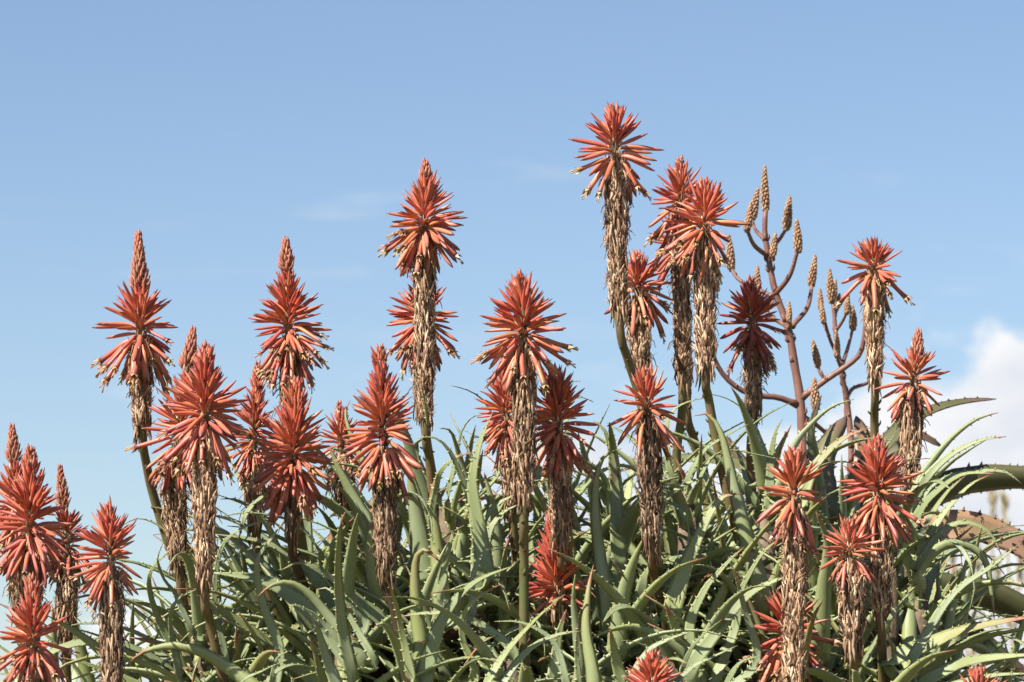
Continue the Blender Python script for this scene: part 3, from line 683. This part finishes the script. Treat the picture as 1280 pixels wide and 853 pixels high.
# ------------------------------------------------------------------ the candelabra aloe behind
def build_candelabra():
    Y = .62; s = mm(Y); g = random.Random(12)
    cen = at(1040, 640, Y); base = Vector((cen.x + .02, cen.y + .05, 0))
    e = link('candelabra_aloe', None); e.location = base
    tag(e, 'large aloe with branched brown bud stalks and broad dark toothed leaves behind the shrub', 'aloe')
    c = cen - base
    P, _ = spline([Vector((0, 0, -.03)), Vector((-.03, .02, c.z * .4)), c + Vector((0, 0, -.1)), c], 12); mb = MB()
    mb.tube(P, [lerp(.075, .05, i / 12) * g.uniform(.92, 1.08) for i in range(13)], 12); link('trunk', mb.mesh('trunk', M['stem']), e)
    def w(p, yy=Y): return at(p[0], p[1], yy) - base
    def cone(parent, a, b, yy):
        """one bud cone: packed round buds from pixel a (bottom) to b (tip)"""
        A, B = w(a, yy), w(b, yy); T = (B - A); L_ = T.length; T.normalize(); o1 = T.orthogonal().normalized()
        mb = MB(); mb.tube([A, A.lerp(B, .4), B], [.003, .0042, .001], 7, uvx=.2)
        n = int(L_ / .0011) + 16; az = g.uniform(0, 6); fat = g.uniform(.82, 1.15); bow = g.uniform(-.05, .05)
        for k in range(n):
            t = (k + .5) / n; az += 2.39996
            d = Quaternion(T, az) @ o1
            R = interp([0, .2, .5, 1], [.0036, .0048, .0043, .0008], t) * min(1.15, L_ / .04) * fat
            p = A + T * (L_ * t) + o1 * (bow * L_ * math.sin(t * 3.14)); bl = lerp(.0064, .004, t)
            q = p + d * R
            mb.tube([p + d * R * .4, q + T * bl * .25, q + T * bl * .75, q + T * bl * 1.1 - d * .0006], [.0010, .0019, .0017, .0004], 6, uvx=g.random())
        link('bud_cone', mb.mesh('bud_cone', M['cone']), parent)
    def stalk(main, r0, r1, branches, cones, label, yy):
        mb = MB(); P, _ = spline([w(p, yy) for p in main], 30)
        mb.tube(P, [lerp(r0, r1, (i / 30) ** .8) * s * g.uniform(.95, 1.05) for i in range(31)], 12)
        for k in range(26):
            i = g.randrange(3, 28); T_ = (P[i+1] - P[i]).normalized(); d = Quaternion(T_, g.uniform(0, 6.28)) @ T_.orthogonal().normalized()
            rr = lerp(r0, r1, (i / 30) ** .8) * s
            mb.tube([P[i] + d * rr * .7, P[i] + d * (rr + .0015) + T_ * .004, P[i] + d * (rr + .002) + T_ * g.uniform(.008, .013)], [.0035, .003, .0005], 6, flat=.5, ref=d)
        for pts, ra, rb, dy in branches:
            n = len(pts); Q, _ = spline([w(p, yy + dy * i / (n - 1)) for i, p in enumerate(pts)], 14)
            mb.tube(Q, [lerp(ra, rb, i / 14) * s * (1.35 if i == 0 else 1) for i in range(15)], 9)
            for k in range(6):
                i = g.randrange(1, 13); d = Vector((g.uniform(-1, 1), -1, g.uniform(-.3, 1))).normalized()
                mb.tube([Q[i], Q[i] + d * rb * s * 1.25, Q[i] + d * rb * s * 1.5 + Vector((0, 0, .003))], [.0022, .002, .0004], 5)
        o = link('flower_stalk', mb.mesh('flower_stalk', M['branch']), e); o['label'] = label
        for a, b, dy in cones: cone(o, a, b, yy + dy)
    stalk([(1018,650),(1006,590),(1003,540),(1000,497),(992,450),(985,409),(969,365),(960,318),(956,289),(957,262)], 8.0, 3.2, [
        ([(997,506),(973,497),(951,495),(929,489),(907,472),(893,449),(889,428)], 4.2, 2.8, -.05),
        ([(1001,498),(1031,476),(1058,458),(1074,444),(1080,424),(1082,398)], 4.5, 2.8, -.03),
        ([(1034,474),(1027,469),(1022,458)], 2.6, 2.0, .0),
        ([(990,408),(1009,385),(1015,356)], 3.6, 2.4, .05), ([(969,368),(987,345),(997,314)], 3.6, 2.4, -.05),
        ([(961,312),(972,302),(983,286)], 3.2, 2.2, .04), ([(959,320),(943,307),(934,288)], 3.4, 2.3, -.04), ([(956,300),(944,287),(940,274)], 2.8, 2.0, .05),
        ([(968,372),(947,362),(924,350),(914,336)], 3.2, 2.2, .03), ([(984,408),(962,394),(948,366)], 3.0, 2.0, .06), ([(984,412),(988,406),(986,400)], 2.6, 2.0, -.04),
        ([(1003,532),(1016,528),(1020,510)], 3.0, 2.0, -.03), ([(962,322),(967,325),(966,318)], 2.4, 1.8, -.04), ([(1004,520),(1020,531),(1040,548)], 3.0, 2.6, .08)],
        [((957,266),(956,210),0), ((889,432),(888,400),-.05), ((1082,402),(1083,372),-.03), ((1023,460),(1016,428),0), ((1014,359),(1019,322),.05), ((998,317),(996,277),-.05),
         ((983,289),(987,248),.04), ((933,291),(938,256),-.04), ((940,277),(947,238),.05), ((914,340),(911,296),.03), ((948,369),(947,335),.06), ((986,404),(986,380),-.04),
         ((1020,513),(1018,475),-.03), ((966,322),(969,294),-.04)], 'thick branched brown stalk with pale bud cones', Y)
    stalk([(1062,640),(1064,560),(1062,539),(1056,489),(1051,455),(1046,438),(1043,396),(1041,378)], 4.8, 2.6, [
        ([(1048,446),(1038,426),(1031,402)], 2.6, 1.9, -.04), ([(1036,420),(1029,402),(1026,384)], 2.2, 1.7, .02), ([(1053,456),(1060,434),(1066,411)], 2.8, 2.0, .04),
        ([(1044,415),(1053,402),(1058,392)], 2.4, 1.8, -.03), ([(1044,395),(1046,388),(1047,384)], 2.0, 1.6, .03), ([(1058,498),(1066,486),(1082,480),(1094,474)], 2.8, 2.2, .05),
        ([(1052,462),(1048,452),(1046,444)], 2.4, 2.0, -.05), ([(1066,560),(1059,500),(1050,465)], 3.6, 2.4, -.02)],
        [((1040,380),(1037,339),0), ((1042,376),(1044,352),.02), ((1030,405),(1027,381),-.04), ((1026,388),(1025,364),.02), ((1066,414),(1065,384),.04), ((1058,394),(1060,370),-.03),
         ((1047,386),(1049,370),.03), ((1046,448),(1045,416),-.05)], 'slim branched pinkish stalk with bud cones', Y + .22)
    big = [  # tip ... base, width, depth offset, material, facing
        ([(1246,499),(1205,503),(1170,512),(1135,530),(1095,570)],30,.0,'big_green',(0,-.5,1)), ([(1400,606),(1320,600),(1230,600),(1170,616),(1110,650)],46,.05,'big_green',(.1,.9,.45)),
        ([(1385,770),(1300,700),(1250,672),(1195,660),(1120,680)],52,-.08,'big_tan',(.05,-1,.5)), ([(1400,800),(1300,775),(1240,748),(1170,740),(1100,720)],54,.0,'big_green',(.1,.9,.45)),
        ([(1058,520),(1036,550),(1022,590),(1030,650)],52,-.08,'big_brown',(.5,.8,.1)), ([(1070,520),(1078,550),(1080,590),(1065,650)],40,.03,'big_tan',(.2,-1,.2)),
        ([(1027,494),(1017,520),(1013,560),(1025,640)],17,-.1,'big_green',(.3,-1,.2)), ([(770,592),(800,582),(870,574),(940,588),(1010,640)],26,-.05,'big_brown',(0,-.7,.8)),
        ([(900,540),(930,585),(975,620),(1020,650)],40,.12,'big_brown',(0,-.7,.8)), ([(1180,560),(1140,545),(1100,580),(1070,650)],40,.2,'big_green',(0,-.8,.6)),
        ([(1300,860),(1220,800),(1150,740),(1090,690)],50,.1,'big_green',(0,.8,.6)), ([(1130,560),(1110,600),(1080,650)],46,.25,'big_green',(0,-1,.3)),
    ]
    for k, (pts, wd, dy, mat, nrm) in enumerate(big):
        n = len(pts); P = [w(p, Y + dy + .02 * i) for i, p in enumerate(reversed(pts))]
        P.insert(0, c.lerp(P[0], .2))
        link('leaf', leaf_mesh(P, wd * 1.15 * s, Vector(nrm), M[mat], n=20, seed=k + 50, tooth=.0055, gap=.017, thick=.16, channel=.3, bluntness=.45), e)
build_candelabra()

# ------------------------------------------------------------------ dry stalks well behind
g = random.Random(31)
for k, (px, py) in enumerate(((1190,655),(1205,700),(1222,640),(1240,566),(1247,660),(1262,690),(1274,640),(1215,735),(1256,585))):
    Y = 12 + g.uniform(-1, 1.5); top = at(px, py + 40, Y); base = Vector((top.x + g.uniform(-.1, .1), top.y, 0))
    e = link('dry_reed', None); e.location = base; tag(e, 'blurred dry reed stalk far behind the toothed leaves', 'reed', 'blurred reeds behind the shrub')
    t = top - base; P, _ = spline([Vector((0, 0, -.03)), Vector((t.x * .2, 0, t.z * .5)), t], 10); mb = MB()
    mb.tube(P, [lerp(.008, .004, i / 10) for i in range(11)], 6); link('stem', mb.mesh('stem', M['reed']), e)
    mb = MB()
    for j in range(26):
        f = g.random(); d = Vector((g.uniform(-1, 1), g.uniform(-1, 1), 1.6)).normalized(); q = t - Vector((0, 0, .22 * f))
        mb.tube([q, q + d * .03, q + d * .06], [.002, .0045, .001], 5)
    link('seed_head', mb.mesh('seed_head', M['reed']), e)
